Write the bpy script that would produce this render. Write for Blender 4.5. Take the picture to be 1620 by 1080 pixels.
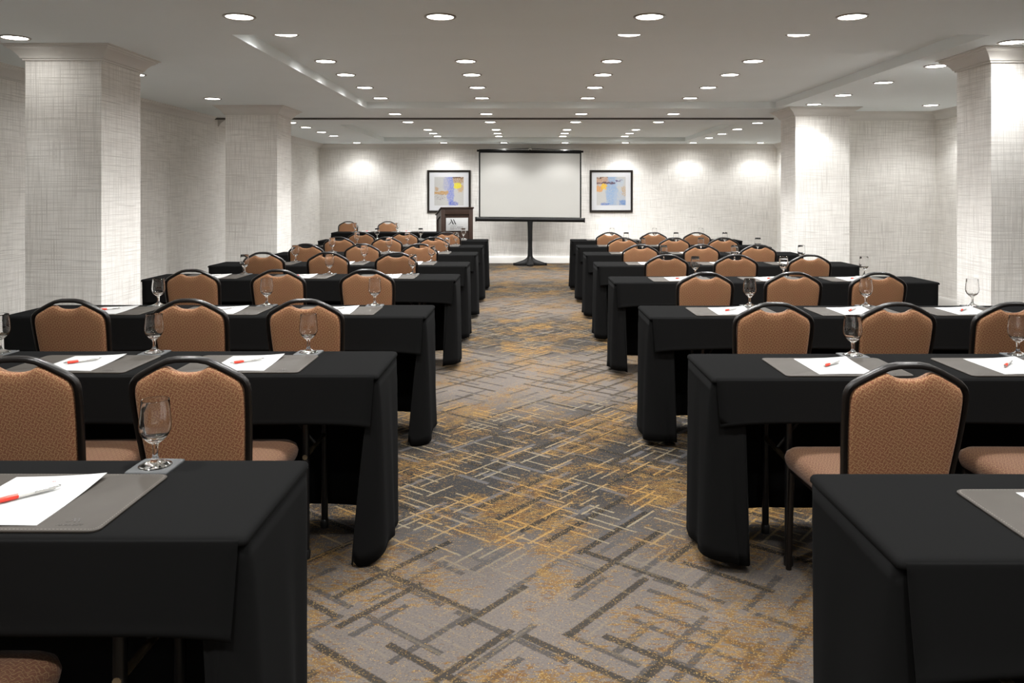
import bpy, bmesh, math, random
from mathutils import Vector, Matrix

# ------------------------------------------------------------------ camera, world, exposure
for o in list(bpy.data.objects):
    bpy.data.objects.remove(o, do_unlink=True)
SC = bpy.context.scene
COL = SC.collection
EYE = 1.425            # camera height
FPX = 1250.0           # focal length in pixels of the 1620 px frame
cam_d = bpy.data.cameras.new('camera')
cam_d.sensor_width = 36.0
cam_d.lens = FPX * 36.0 / 1620.0
cam_d.shift_x = -(830 - 810) / 1620.0
cam_d.shift_y = -(540 - 308) / 1620.0
cam_d.clip_start = 0.05
cam_d.clip_end = 100
cam = bpy.data.objects.new('camera', cam_d)
cam.location = (0, 0, EYE)
cam.rotation_euler = (math.pi / 2, 0, 0)
COL.objects.link(cam)
SC.camera = cam

SC.view_settings.view_transform = 'Standard'
SC.view_settings.look = 'None'
SC.view_settings.gamma = 1.0
SC.view_settings.use_curve_mapping = False
SC.view_settings.exposure = 1.34
SC.cycles.diffuse_bounces = 10
SC.cycles.max_bounces = 16

SPOT_W = 30.0          # downlight beam, watts
GLOW_W = 4.0           # wide light of each downlight lens, watts
SPOT_DEG = 116.0
SPOT_BLEND = 0.45
LENS_EMIT = 9.0        # glow of each downlight lens
LIGHT_COL = (1.0, 0.997, 0.985)

w = bpy.data.worlds.new('world')
w.use_nodes = True
w.node_tree.nodes['Background'].inputs[0].default_value = (0.5, 0.49, 0.47, 1)
w.node_tree.nodes['Background'].inputs[1].default_value = 0.3
SC.world = w

# ------------------------------------------------------------------ room dimensions
SOFFIT = EYE + 1.055
TRAY = SOFFIT + 0.08
XL, XR = -4.28, 5.26
YB, YF = 16.49, -3.0
TABLE_Z = 0.74


def lin(r, g, b):
    def f(c):
        c /= 255.0
        return c / 12.92 if c <= 0.04045 else ((c + 0.055) / 1.055) ** 2.4
    return (f(r), f(g), f(b), 1.0)


# ------------------------------------------------------------------ node helper
class N:
    def __init__(self, name):
        self.m = bpy.data.materials.new(name)
        self.m.use_nodes = True
        self.t = self.m.node_tree
        self.b = self.t.nodes['Principled BSDF']

    def new(self, typ, **kw):
        n = self.t.nodes.new(typ)
        for k, v in kw.items():
            setattr(n, k, v)
        return n

    def put(self, sock, v):
        if isinstance(v, bpy.types.NodeSocket):
            self.t.links.new(v, sock)
        elif v is not None:
            sock.default_value = v

    def math(self, op, a, b=None, c=None, clamp=False):
        n = self.new('ShaderNodeMath', operation=op, use_clamp=clamp)
        self.put(n.inputs[0], a)
        self.put(n.inputs[1], b)
        self.put(n.inputs[2], c)
        return n.outputs[0]

    def add(self, a, b): return self.math('ADD', a, b)
    def sub(self, a, b): return self.math('SUBTRACT', a, b)
    def mul(self, a, b): return self.math('MULTIPLY', a, b)
    def less(self, a, b): return self.math('LESS_THAN', a, b)
    def more(self, a, b): return self.math('GREATER_THAN', a, b)

    def smooth(self, v, lo, hi, a=0.0, b=1.0):
        n = self.new('ShaderNodeMapRange', interpolation_type='SMOOTHSTEP')
        for i, x in enumerate((v, lo, hi, a, b)):
            self.put(n.inputs[i], x)
        return n.outputs[0]

    def mix(self, f, a, b, blend='MIX'):
        n = self.new('ShaderNodeMix', data_type='RGBA', blend_type=blend)
        self.put(n.inputs[0], f)
        self.put(n.inputs[6], a)
        self.put(n.inputs[7], b)
        return n.outputs[2]

    def xyz(self, x, y, z=0.0):
        n = self.new('ShaderNodeCombineXYZ')
        for i, v in enumerate((x, y, z)):
            self.put(n.inputs[i], v)
        return n.outputs[0]

    def sep(self, v):
        n = self.new('ShaderNodeSeparateXYZ')
        self.put(n.inputs[0], v)
        return n.outputs[0], n.outputs[1], n.outputs[2]

    def coord(self, what):
        return self.new('ShaderNodeTexCoord').outputs[what]

    def noise(self, vec, scale, detail=2.0, rough=0.5):
        n = self.new('ShaderNodeTexNoise')
        self.put(n.inputs['Vector'], vec)
        n.inputs['Scale'].default_value = scale
        n.inputs['Detail'].default_value = detail
        n.inputs['Roughness'].default_value = rough
        return n.outputs[0]

    def white(self, vec):
        n = self.new('ShaderNodeTexWhiteNoise', noise_dimensions='3D')
        self.put(n.inputs['Vector'], vec)
        return n.outputs[0], n.outputs[1]

    def bump(self, h, strength=0.2, dist=0.002):
        n = self.new('ShaderNodeBump')
        n.inputs['Strength'].default_value = strength
        n.inputs['Distance'].default_value = dist
        self.put(n.inputs['Height'], h)
        self.put(self.b.inputs['Normal'], n.outputs[0])

    def out(self, color=None, rough=None, metal=None, spec=None, **kw):
        if color is not None:
            self.put(self.b.inputs['Base Color'], color)
        if rough is not None:
            self.put(self.b.inputs['Roughness'], rough)
        if metal is not None:
            self.put(self.b.inputs['Metallic'], metal)
        if spec is not None:
            self.put(self.b.inputs['Specular IOR Level'], spec)
        for k, v in kw.items():
            self.put(self.b.inputs[k], v)
        return self.m


def plain(name, col, rough=0.6, metal=0.0, spec=0.5, grain=None):
    n = N(name)
    c = col
    if grain:
        s, amt = grain
        f = n.noise(n.coord('Object'), s, 3.0)
        c = n.mix(f, tuple(x * (1 - amt) for x in col[:3]) + (1,), tuple(min(1, x * (1 + amt)) for x in col[:3]) + (1,))
    return n.out(c, rough, metal, spec)


# ------------------------------------------------------------------ materials
def mat_carpet():
    n = N('carpet')
    x, y, z = n.sep(n.coord('Object'))
    a = math.radians(51)
    ca, sa = math.cos(a), math.sin(a)
    jit = n.noise(n.xyz(x, y), 90.0, 1.0)
    j = n.mul(n.sub(jit, 0.5), 0.010)
    U = n.add(n.add(n.mul(x, ca), n.mul(y, sa)), j)
    V = n.add(n.add(n.mul(x, -sa), n.mul(y, ca)), j)

    def stroke(u, v, s, L, seed, dens, hw, lo=0.35, hi=0.55):
        vv = n.math('ADD', n.math('DIVIDE', v, s), seed * 7.31)
        row = n.math('FLOOR', vv)
        fr = n.math('ABSOLUTE', n.sub(n.math('FRACT', vv), 0.5))
        across = n.smooth(n.mul(fr, s), hw * 0.75, hw * 1.1, 1.0, 0.0)
        r1, _ = n.white(n.xyz(row, seed * 3.7, 1.5))
        uu = n.add(n.math('DIVIDE', u, L), n.mul(r1, 10.0))
        cell = n.math('FLOOR', uu)
        fu = n.math('FRACT', uu)
        val, colr = n.white(n.xyz(row, cell, seed * 1.9))
        rr, gg, bb = n.sep(colr)
        on = n.less(val, dens)
        start = n.more(fu, n.mul(gg, lo))
        end = n.less(fu, n.add(hi, n.mul(bb, 1.0 - hi)))
        return n.mul(n.mul(across, on), n.mul(start, end))

    def both(s, L, seed, dens, hw, **k):
        return n.math('MAXIMUM', stroke(U, V, s, L, seed, dens, hw, **k), stroke(V, U, s, L, seed + 4.3, dens, hw, **k))

    # broad light and dark zones of the woven repeat
    def pair(u, v, s, L, seed, dens, off, hw, lo, hi):
        return n.math('MAXIMUM', stroke(u, n.add(v, off), s, L, seed, dens, hw, lo, hi), stroke(u, n.sub(v, off), s, L, seed + 0.37, dens, hw, lo, hi))

    def lattice(s, L, seed, dens, off, hw, lo=0.35, hi=0.6):
        return n.math('MAXIMUM', pair(U, V, s, L, seed, dens, off, hw, lo, hi), pair(V, U, s, L, seed + 4.3, dens, off, hw, lo, hi))

    P = n.xyz(x, y)
    zone = n.math('COSINE', n.mul(n.sub(y, 2.35), 2 * math.pi / 3.85))
    zone = n.sub(0.5, n.mul(zone, 0.5))
    zn = n.noise(P, 1.1, 3.0, 0.6)
    zone = n.add(zone, n.mul(n.sub(zn, 0.5), 0.7))
    zone = n.smooth(zone, 0.05, 0.85)
    tuft, tcol = n.white(n.xyz(n.math('FLOOR', n.mul(x, 280.0)), n.math('FLOOR', n.mul(y, 280.0)), 0.0))
    t2 = n.sep(tcol)[1]
    fine = n.noise(P, 120.0, 2.0, 0.7)
    streak = n.noise(n.xyz(n.mul(x, 22.0), n.mul(y, 70.0)), 1.0, 4.0, 0.75)
    base = n.mix(zone, lin(83, 77, 73), lin(34, 33, 33))
    base = n.mix(n.smooth(fine, 0.45, 0.75, 0.0, 0.45), base, lin(44, 41, 39))
    # grey and dark strokes in pairs
    g1 = lattice(0.21, 0.55, 2.0, 0.55, 0.031, 0.0145)
    gcol = n.mix(zone, lin(53, 50, 48), lin(63, 62, 63))
    c1 = n.mix(n.mul(g1, n.smooth(fine, 0.25, 0.5, 0.65, 0.95)), base, gcol)
    d1 = lattice(0.31, 0.85, 5.0, 0.60, 0.036, 0.0160)
    dcol = n.mix(n.smooth(zone, 0.0, 0.6), lin(39, 36, 32), lin(23, 22, 21))
    dcol = n.mix(n.mul(n.more(tuft, 0.86), 0.7), dcol, lin(67, 49, 27))
    c2 = n.mix(n.mul(d1, 0.9), c1, dcol)
    # ochre stippling in patches
    patch = n.noise(n.xyz(U, V, 3.3), 2.4, 3.0, 0.55)
    cover = n.add(n.smooth(patch, 0.38, 0.66, -0.10, 0.075), streak)
    amt = n.mul(n.smooth(cover, 0.50, 0.56), n.sub(0.9, n.mul(d1, 0.75)))
    ocol = n.mix(n.smooth(n.noise(P, 9.0, 2.0), 0.35, 0.65), lin(94, 71, 34), lin(80, 55, 24))
    c3 = n.mix(n.mul(amt, n.smooth(t2, 0.05, 0.35, 0.3, 0.95)), c2, ocol)
    # golden strokes, strongest in the dark zones
    gd = lattice(0.115, 0.32, 9.0, 0.50, 0.016, 0.0060, 0.3, 0.6)
    gold_amt = n.mul(gd, n.smooth(zone, 0.12, 0.55, 0.25, 0.95))
    gold_amt = n.mul(gold_amt, n.smooth(t2, 0.05, 0.3, 0.35, 1.0))
    c4 = n.mix(gold_amt, c3, n.mix(n.smooth(patch, 0.4, 0.6), lin(103, 95, 79), lin(113, 87, 47)))
    spk = n.mul(n.more(tuft, 0.88), n.smooth(cover, 0.38, 0.52, 0.10, 0.6))
    c4 = n.mix(spk, c4, lin(127, 106, 66))
    n.bump(tuft, 0.35, 0.004)
    return n.out(c4, 0.95, 0.0, 0.1)


def mat_wallpaper():
    n = N('wallpaper')
    x, y, z = n.sep(n.coord('Object'))
    h = n.add(x, y)
    def threads(off):
        zs = n.mul(n.noise(n.xyz(n.mul(h, 75.0), off, 3.0), 1.0, 0.0), 9.0)
        hs = n.mul(n.noise(n.xyz(n.mul(z, 75.0), off, 13.0), 1.0, 0.0), 9.0)
        va = n.noise(n.xyz(n.mul(h, 120.0), n.add(n.mul(z, 4.0), zs), off), 1.0, 0.6, 0.5)
        ha = n.noise(n.xyz(n.add(n.mul(h, 4.0), hs), n.mul(z, 120.0), off + 7.0), 1.0, 0.6, 0.5)
        return n.smooth(va, 0.48, 0.66), n.smooth(ha, 0.48, 0.66)
    a1, b1 = threads(0.0)
    a2, b2 = threads(31.0)
    m = n.add(n.mul(n.math('MAXIMUM', a1, b1), 0.6), n.mul(n.math('MAXIMUM', a2, b2), 0.4))
    c = n.mix(m, lin(244, 242, 238), lin(204, 201, 196))
    n.bump(m, 0.15, 0.002)
    return n.out(c, 0.75, 0.0, 0.3)


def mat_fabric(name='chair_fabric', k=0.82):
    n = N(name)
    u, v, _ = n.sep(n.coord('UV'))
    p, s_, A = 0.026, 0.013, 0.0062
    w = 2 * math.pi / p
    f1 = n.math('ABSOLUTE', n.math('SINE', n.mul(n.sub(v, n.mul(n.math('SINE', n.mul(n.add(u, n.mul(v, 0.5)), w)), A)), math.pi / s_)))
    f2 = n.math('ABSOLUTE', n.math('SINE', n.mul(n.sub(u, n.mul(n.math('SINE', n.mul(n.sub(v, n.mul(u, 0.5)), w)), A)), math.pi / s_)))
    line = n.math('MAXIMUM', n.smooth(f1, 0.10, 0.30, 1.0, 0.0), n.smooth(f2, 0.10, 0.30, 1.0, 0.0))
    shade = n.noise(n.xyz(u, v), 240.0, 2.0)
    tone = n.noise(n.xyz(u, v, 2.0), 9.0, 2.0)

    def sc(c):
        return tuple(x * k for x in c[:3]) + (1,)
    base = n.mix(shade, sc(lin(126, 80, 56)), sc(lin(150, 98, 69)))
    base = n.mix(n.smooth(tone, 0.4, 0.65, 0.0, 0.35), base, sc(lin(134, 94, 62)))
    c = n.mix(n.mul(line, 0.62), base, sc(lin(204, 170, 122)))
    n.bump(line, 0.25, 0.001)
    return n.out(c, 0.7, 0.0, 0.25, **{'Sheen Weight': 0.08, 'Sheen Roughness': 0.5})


def mat_cloth():
    n = N('black_linen')
    x, y, z = n.sep(n.coord('Object'))
    wv = n.noise(n.xyz(n.mul(n.add(x, y), 900.0), n.mul(n.add(z, n.mul(y, 0.3)), 900.0)), 1.0, 1.0)
    c = n.mix(wv, lin(18, 18, 18), lin(24, 24, 24))
    n.bump(wv, 0.08, 0.0006)
    return n.out(c, 0.9, 0.0, 0.0, **{'Sheen Weight': 0.01, 'Sheen Roughness': 0.4})


def mat_wood():
    n = N('dark_walnut')
    x, y, z = n.sep(n.coord('Object'))
    g = n.noise(n.xyz(n.mul(x, 40.0), n.mul(y, 40.0), n.mul(z, 3.0)), 1.0, 4.0, 0.6)
    c = n.mix(g, lin(38, 26, 21), lin(62, 45, 37))
    return n.out(c, 0.42, 0.0, 0.4)


def mat_leather():
    n = N('taupe_leather')
    p = n.coord('Object')
    v = n.new('ShaderNodeTexVoronoi')
    n.put(v.inputs['Vector'], p)
    v.inputs['Scale'].default_value = 420.0
    f = n.noise(p, 18.0, 3.0)
    c = n.mix(f, lin(52, 48, 44), lin(60, 56, 51))
    n.bump(v.outputs[0], 0.12, 0.0005)
    return n.out(c, 0.6, 0.0, 0.18)


def mat_slate():
    n = N('slate')
    p = n.coord('Object')
    f = n.noise(p, 60.0, 5.0, 0.7)
    c = n.mix(f, lin(40, 41, 42), lin(66, 68, 69))
    n.bump(f, 0.5, 0.002)
    return n.out(c, 0.6, 0.0, 0.4)


def mat_glass():
    n = N('clear_glass')
    return n.out((1, 1, 1, 1), 0.0, 0.0, 0.5, **{'Transmission Weight': 1.0, 'IOR': 1.42})


def mat_emit(name, col, s):
    n = N(name)
    return n.out((0.8, 0.8, 0.8, 1), 0.5, **{'Emission Color': col, 'Emission Strength': s})


def mat_paint(kind):
    n = N('abstract_print_' + kind)
    g = n.coord('UV')
    u, v, _ = n.sep(g)
    d1 = n.mul(n.sub(n.noise(g, 5.0, 4.0, 0.65), 0.5), 0.30)
    d2 = n.mul(n.sub(n.noise(n.xyz(n.add(u, 5.0), v), 5.0, 4.0, 0.65), 0.5), 0.30)
    uu, vv = n.add(u, d1), n.add(v, d2)
    fleck = n.noise(g, 26.0, 4.0, 0.8)

    def blob(cx, cy, rx, ry, soft=0.35, flk=0.0):
        a = n.math('DIVIDE', n.sub(uu, cx), rx)
        b = n.math('DIVIDE', n.sub(vv, cy), ry)
        a = n.math('POWER', n.math('ABSOLUTE', a), 3.0)
        b = n.math('POWER', n.math('ABSOLUTE', b), 3.0)
        m = n.smooth(n.add(a, b), 1.0 - soft, 1.0 + soft, 1.0, 0.0)
        if flk:
            m = n.mul(m, n.smooth(fleck, 0.5 - flk, 0.5 + 0.1))
        return m
    c = n.mix(fleck, lin(160, 159, 157), lin(176, 175, 172))
    if kind == 'violet':
        lay = [((0.56, 0.55, 0.12, 0.62, 0.5, 0.2), (128, 142, 214)), ((0.42, 0.78, 0.10, 0.28, 0.6, 0.1), (160, 166, 210)),
               ((0.66, 0.06, 0.16, 0.07, 0.5, 0.15), (90, 108, 200)), ((0.86, 0.9, 0.20, 0.14, 0.6, 0.2), (176, 136, 90)),
               ((0.90, 0.58, 0.12, 0.14, 0.6, 0.2), (206, 168, 110)), ((0.80, 0.69, 0.13, 0.10, 0.25, 0.4), (238, 222, 40)),
               ((0.22, 0.43, 0.26, 0.05, 0.4, 0.3), (196, 150, 80)), ((0.08, 0.58, 0.05, 0.07, 0.5, 0.2), (190, 150, 96)),
               ((0.2, 0.30, 0.18, 0.10, 0.5, -0.02), (110, 100, 110)), ((0.82, 0.985, 0.2, 0.02, 0.4, 0.3), (90, 64, 50))]
    else:
        lay = [((0.52, 0.55, 0.20, 0.62, 0.6, 0.2), (142, 176, 216)), ((0.78, 0.25, 0.2, 0.28, 0.6, 0.1), (176, 190, 212)),
               ((0.9, 0.08, 0.12, 0.10, 0.5, 0.2), (96, 140, 200)), ((0.28, 0.04, 0.16, 0.05, 0.5, 0.2), (98, 128, 196)),
               ((0.16, 0.88, 0.24, 0.15, 0.6, 0.2), (196, 150, 116)), ((0.08, 0.58, 0.14, 0.12, 0.5, 0.3), (226, 160, 84)),
               ((0.25, 0.66, 0.11, 0.11, 0.3, 0.4), (242, 196, 40)), ((0.94, 0.5, 0.09, 0.17, 0.5, 0.1), (194, 160, 110)),
               ((0.8, 0.8, 0.16, 0.14, 0.6, 0.1), (186, 202, 222)), ((0.3, 0.785, 0.38, 0.025, 0.3, 0.5), (96, 70, 86)),
               ((0.78, 0.84, 0.13, 0.014, 0.3, 0.5), (104, 92, 130)), ((0.18, 0.985, 0.2, 0.02, 0.4, 0.3), (90, 60, 50))]
    for b, col in lay:
        c = n.mix(blob(*b), c, lin(*[v * 0.84 for v in col]))
    dots = n.more(n.noise(g, 60.0, 2.0, 0.8), 0.68)
    c = n.mix(n.mul(dots, 0.7), c, lin(80, 86, 130))
    return n.out(c, 0.5, 0.0, 0.3)


M = dict(
    carpet=mat_carpet(), wall=mat_wallpaper(), fabric=mat_fabric(), shaded_seat_fabric=mat_fabric('shaded_seat_fabric', 0.33), cloth=mat_cloth(), wood=mat_wood(),  # seats reuse the chair fabric, shading painted in to offset the overhead light
    leather=mat_leather(), slate=mat_slate(), glass=mat_glass(),
    ceiling=plain('ceiling_paint', lin(234, 241, 243), 0.85, 0, 0.2, (2.0, 0.02)),
    trim=plain('trim_paint', lin(216, 214, 210), 0.5, 0, 0.3, (6.0, 0.02)),
    track=plain('track_metal', lin(88, 86, 82), 0.5, 0.3),
    frame=plain('chair_frame_enamel', lin(16, 12, 10), 0.34, 0.0, 0.35, (30.0, 0.15)),
    leg=plain('black_steel', lin(22, 22, 23), 0.35, 0.2, 0.5, (40.0, 0.1)),
    bar=plain('zinc_bar', lin(150, 134, 108), 0.35, 0.8),
    tabletop=plain('table_laminate', lin(70, 58, 48), 0.6, 0, 0.3, (12.0, 0.1)),
    paper=plain('paper', lin(160, 160, 159), 0.7, 0, 0.2, (8.0, 0.01)),
    ink=plain('black_ink', lin(24, 24, 24), 0.6),
    redink=plain('red_ink', lin(150, 40, 40), 0.6),
    emboss=plain('embossed_leather', lin(46, 42, 38), 0.55),
    stitch=plain('stitch_thread', lin(122, 116, 108), 0.7),
    red=plain('pen_red', lin(214, 52, 32), 0.35, 0, 0.5),
    silver=plain('pen_silver', lin(214, 212, 208), 0.25, 0.35, 0.5),
    chrome=plain('chrome', lin(200, 200, 198), 0.15, 1.0),
    ring=plain('downlight_trim', lin(150, 145, 138), 0.3, 0.8),
    lens=mat_emit('downlight_lens', (1.0, 0.96, 0.90, 1), LENS_EMIT),
    screen=plain('screen_fabric', lin(160, 159, 155), 0.9, 0, 0.1, (1.5, 0.02)),
    black=plain('satin_black', lin(13, 13, 13), 0.55, 0, 0.2, (20.0, 0.1)),
    pframe=plain('picture_frame_wood', lin(24, 17, 13), 0.35, 0, 0.4, (30.0, 0.15)),
    mat=plain('picture_mount', lin(190, 191, 194), 0.7, 0, 0.3, (10.0, 0.01)),
    plaque=plain('brushed_plaque', lin(180, 181, 182), 0.45, 0.15, 0.5, (14.0, 0.04)),
    print_a=mat_paint('violet'), print_b=mat_paint('blue'),
)


# ------------------------------------------------------------------ mesh helpers
def uv_box(me):
    uv = me.uv_layers.new(name='UVMap')
    for p in me.polygons:
        nx, ny, nz = abs(p.normal.x), abs(p.normal.y), abs(p.normal.z)
        for li in p.loop_indices:
            c = me.vertices[me.loops[li].vertex_index].co
            if nz >= nx and nz >= ny:
                uv.data[li].uv = (c.x, c.y)
            elif ny >= nx:
                uv.data[li].uv = (c.x, c.z)
            else:
                uv.data[li].uv = (c.y, c.z)


def mesh_of(name, bm, mat, smooth=None, uv=False):
    me = bpy.data.meshes.new(name)
    bm.normal_update()
    bm.to_mesh(me)
    bm.free()
    if mat is not None:
        me.materials.append(M[mat] if isinstance(mat, str) else mat)
    if smooth is not None:
        for p in me.polygons:
            p.use_smooth = True
        if smooth < 179:
            try:
                me.set_sharp_from_angle(angle=math.radians(smooth))
            except Exception:
                pass
    if uv:
        uv_box(me)
    return me


def link(name, me, parent=None, loc=(0, 0, 0), rz=0.0):
    o = bpy.data.objects.new(name, me)
    COL.objects.link(o)
    o.location = loc
    o.rotation_euler = (0, 0, rz)
    if parent:
        o.parent = parent
    return o


def tag(o, label, cat, group=None):
    o['label'] = label
    o['category'] = cat
    if group:
        o['group'] = group
    return o


def thing(name, label, cat, loc, rz=0.0, group=None):
    return tag(link(name, None, None, loc, rz), label, cat, group)


def struct(name, bm, mat, smooth=None):
    o = link(name, mesh_of(name, bm, mat, smooth))
    o['kind'] = 'structure'
    return o


def box(bm, x0, x1, y0, y1, z0, z1, bev=0.0):
    vs = [bm.verts.new((x, y, z)) for x in (x0, x1) for y in (y0, y1) for z in (z0, z1)]
    f = [(0, 1, 3, 2), (4, 6, 7, 5), (0, 4, 5, 1), (2, 3, 7, 6), (0, 2, 6, 4), (1, 5, 7, 3)]
    fs = [bm.faces.new([vs[i] for i in q]) for q in f]
    if bev:
        es = list({e for q in fs for e in q.edges})
        bmesh.ops.bevel(bm, geom=es, offset=bev, segments=2, affect='EDGES', profile=0.6)
    return bm


def loft(bm, rings, closed=True, cap0=False, cap1=False):
    prev = None
    first = None
    for r in rings:
        cur = [bm.verts.new(p) for p in r]
        if prev:
            n = len(cur)
            for i in range(n if closed else n - 1):
                j = (i + 1) % n
                bm.faces.new((prev[i], prev[j], cur[j], cur[i]))
        else:
            first = cur
        prev = cur
    if cap0:
        bm.faces.new(list(reversed(first)))
    if cap1:
        bm.faces.new(prev)
    return bm


def lathe(bm, prof, seg=24, cx=0, cy=0):
    """profile from bottom (outer) upward; outward normals when going up"""
    prev = None
    for r, z in prof:
        if r < 1e-6:
            cur = [bm.verts.new((cx, cy, z))]
        else:
            cur = [bm.verts.new((cx + r * math.cos(2 * math.pi * i / seg), cy + r * math.sin(2 * math.pi * i / seg), z)) for i in range(seg)]
        if prev:
            for i in range(seg):
                j = (i + 1) % seg
                if len(prev) == 1 and len(cur) == 1:
                    continue
                if len(prev) == 1:
                    bm.faces.new((prev[0], cur[j], cur[i]))
                elif len(cur) == 1:
                    bm.faces.new((prev[i], prev[j], cur[0]))
                else:
                    bm.faces.new((prev[i], prev[j], cur[j], cur[i]))
        prev = cur
    return bm


def tube(bm, pts, r, seg=10, ry=None, closed=False):
    """tube along pts; ellipse r (side) x ry (towards the given up)"""
    ry = ry or r
    P = [Vector(p) for p in pts]
    rings = []
    n = len(P)
    for i, p in enumerate(P):
        a = P[i - 1] if i > 0 else P[i]
        b = P[i + 1] if i < n - 1 else P[i]
        t = (b - a).normalized()
        ref = Vector((0, 1, 0)) if abs(t.y) < 0.9 else Vector((1, 0, 0))
        s = t.cross(ref).normalized()
        q = s.cross(t).normalized()
        rings.append([p + s * (r * math.cos(2 * math.pi * k / seg)) + q * (ry * math.sin(2 * math.pi * k / seg)) for k in range(seg)])
    loft(bm, rings, True, True, True)
    bmesh.ops.recalc_face_normals(bm, faces=bm.faces)
    return bm


def rrect(x0, x1, y0, y1, r, seg=5):
    pts = []
    for cx, cy, a0 in ((x1 - r, y0 + r, -90), (x1 - r, y1 - r, 0), (x0 + r, y1 - r, 90), (x0 + r, y0 + r, 180)):
        for k in range(seg + 1):
            a = math.radians(a0 + 90 * k / seg)
            pts.append((cx + r * math.cos(a), cy + r * math.sin(a)))
    return pts


def text_mesh(name, body, size, mat, depth=0.0008, align='CENTER'):
    c = bpy.data.curves.new(name, 'FONT')
    c.body = body
    c.size = size
    c.extrude = depth / 2
    c.align_x = align
    c.align_y = 'CENTER'
    c.resolution_u = 2
    o = bpy.data.objects.new(name, c)
    COL.objects.link(o)
    bpy.context.view_layer.update()
    me = bpy.data.meshes.new_from_object(o)
    bpy.data.objects.remove(o, do_unlink=True)
    bpy.data.curves.remove(c)
    me.name = name
    me.materials.clear()
    me.materials.append(M[mat])
    return me


def copy_tree(o, parent=None):
    c = o.copy()
    COL.objects.link(c)
    if parent:
        c.parent = parent
    for ch in list(o.children):
        copy_tree(ch, c)
    return c


# ------------------------------------------------------------------ room shell
bm = bmesh.new()
box(bm, XL - 0.2, XR + 0.2, YF - 0.2, YB + 0.2, -0.1, 0.0)
struct('floor', bm, 'carpet')

for nm, b in (('wall_left', (XL - 0.12, XL, YF, YB)), ('wall_right', (XR, XR + 0.12, YF, YB)),
              ('wall_back', (XL - 0.12, XR + 0.12, YB, YB + 0.12)), ('wall_front', (XL - 0.12, XR + 0.12, YF - 0.12, YF)),
              ('wall_alcove', (3.42, XR, 10.10, 10.24))):
    bm = bmesh.new()
    box(bm, b[0], b[1], b[2], b[3], 0.0, SOFFIT + 0.02 if nm != 'wall_alcove' else SOFFIT)
    struct(nm, bm, 'wall')

# ceiling: a soffit with two shallow trays
TR = [(-1.93, 3.07, 5.21, 9.65), (-2.78, 3.17, 11.9, 15.62)]
bm = bmesh.new()


def quad(bm, pts):
    bm.faces.new([bm.verts.new(p) for p in pts])


def rect_down(bm, x0, x1, y0, y1, z):
    quad(bm, [(x0, y0, z), (x0, y1, z), (x1, y1, z), (x1, y0, z)])


ycuts = [YF - 0.12]
for t in TR:
    rect_down(bm, XL - 0.12, XR + 0.12, ycuts[-1], t[2], SOFFIT)
    rect_down(bm, XL - 0.12, t[0], t[2], t[3], SOFFIT)
    rect_down(bm, t[1], XR + 0.12, t[2], t[3], SOFFIT)
    rect_down(bm, t[0], t[1], t[2], t[3], TRAY)
    x0, x1, y0, y1 = t
    quad(bm, [(x0, y0, SOFFIT), (x0, y0, TRAY), (x0, y1, TRAY), (x0, y1, SOFFIT)])
    quad(bm, [(x1, y1, SOFFIT), (x1, y1, TRAY), (x1, y0, TRAY), (x1, y0, SOFFIT)])
    quad(bm, [(x0, y1, SOFFIT), (x0, y1, TRAY), (x1, y1, TRAY), (x1, y1, SOFFIT)])
    quad(bm, [(x1, y0, SOFFIT), (x1, y0, TRAY), (x0, y0, TRAY), (x0, y0, SOFFIT)])
    ycuts.append(t[3])
rect_down(bm, XL - 0.12, XR + 0.12, ycuts[-1], YB + 0.12, SOFFIT)
bmesh.ops.remove_doubles(bm, verts=bm.verts, dist=0.0005)
# slab above, so that the ceiling has real thickness
box(bm, XL - 0.2, XR + 0.2, YF - 0.2, YB + 0.2, TRAY + 0.02, TRAY + 0.12)
struct('ceiling', bm, 'ceiling')

CROWN = [(0.0, 0.105), (0.012, 0.105), (0.014, 0.094), (0.024, 0.090), (0.027, 0.080), (0.036, 0.066), (0.050, 0.050),
         (0.066, 0.037), (0.080, 0.030), (0.084, 0.022), (0.092, 0.020), (0.096, 0.008), (0.112, 0.007), (0.112, 0.0)]
BASE = [(0.0, 0.0), (0.016, 0.0), (0.016, 0.110), (0.012, 0.128), (0.006, 0.140), (0.0, 0.142)]


def sweep(bm, path, prof, closed, side=1.0, up=None):
    """path: 2-D points; profile (out, down-from-ceiling) swept with mitred corners; out = left of travel * side"""
    n = len(path)
    rings = []
    for i in range(n):
        p = Vector(path[i])
        if closed or 0 < i < n - 1:
            a = (p - Vector(path[i - 1])).normalized()
            b = (Vector(path[(i + 1) % n]) - p).normalized()
        elif i == 0:
            a = b = (Vector(path[1]) - p).normalized()
        else:
            a = b = (p - Vector(path[i - 1])).normalized()
        na = Vector((-a.y, a.x)) * side
        nb = Vector((-b.y, b.x)) * side
        m = (na + nb) / max(1e-6, 1 + na.dot(nb))
        rings.append([(p.x + m.x * o, p.y + m.y * o, (SOFFIT - d) if up is None else d) for o, d in prof])
    if closed:
        rings.append(rings[0])
    loft(bm, rings, closed=False)
    if not closed:
        pass
    bmesh.ops.remove_doubles(bm, verts=bm.verts, dist=0.0002)
    if not closed:
        for r in (rings[0], rings[-1]):
            z = SOFFIT if up is None else 0.0
            if up is None:
                corner = [(path[0] if r is rings[0] else path[-1])]
                pts = list(r) + [(corner[0][0], corner[0][1], z)]
            else:
                pts = list(r)
            bm.faces.new([bm.verts.new(p) for p in pts])
    bmesh.ops.recalc_face_normals(bm, faces=bm.faces)


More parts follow.
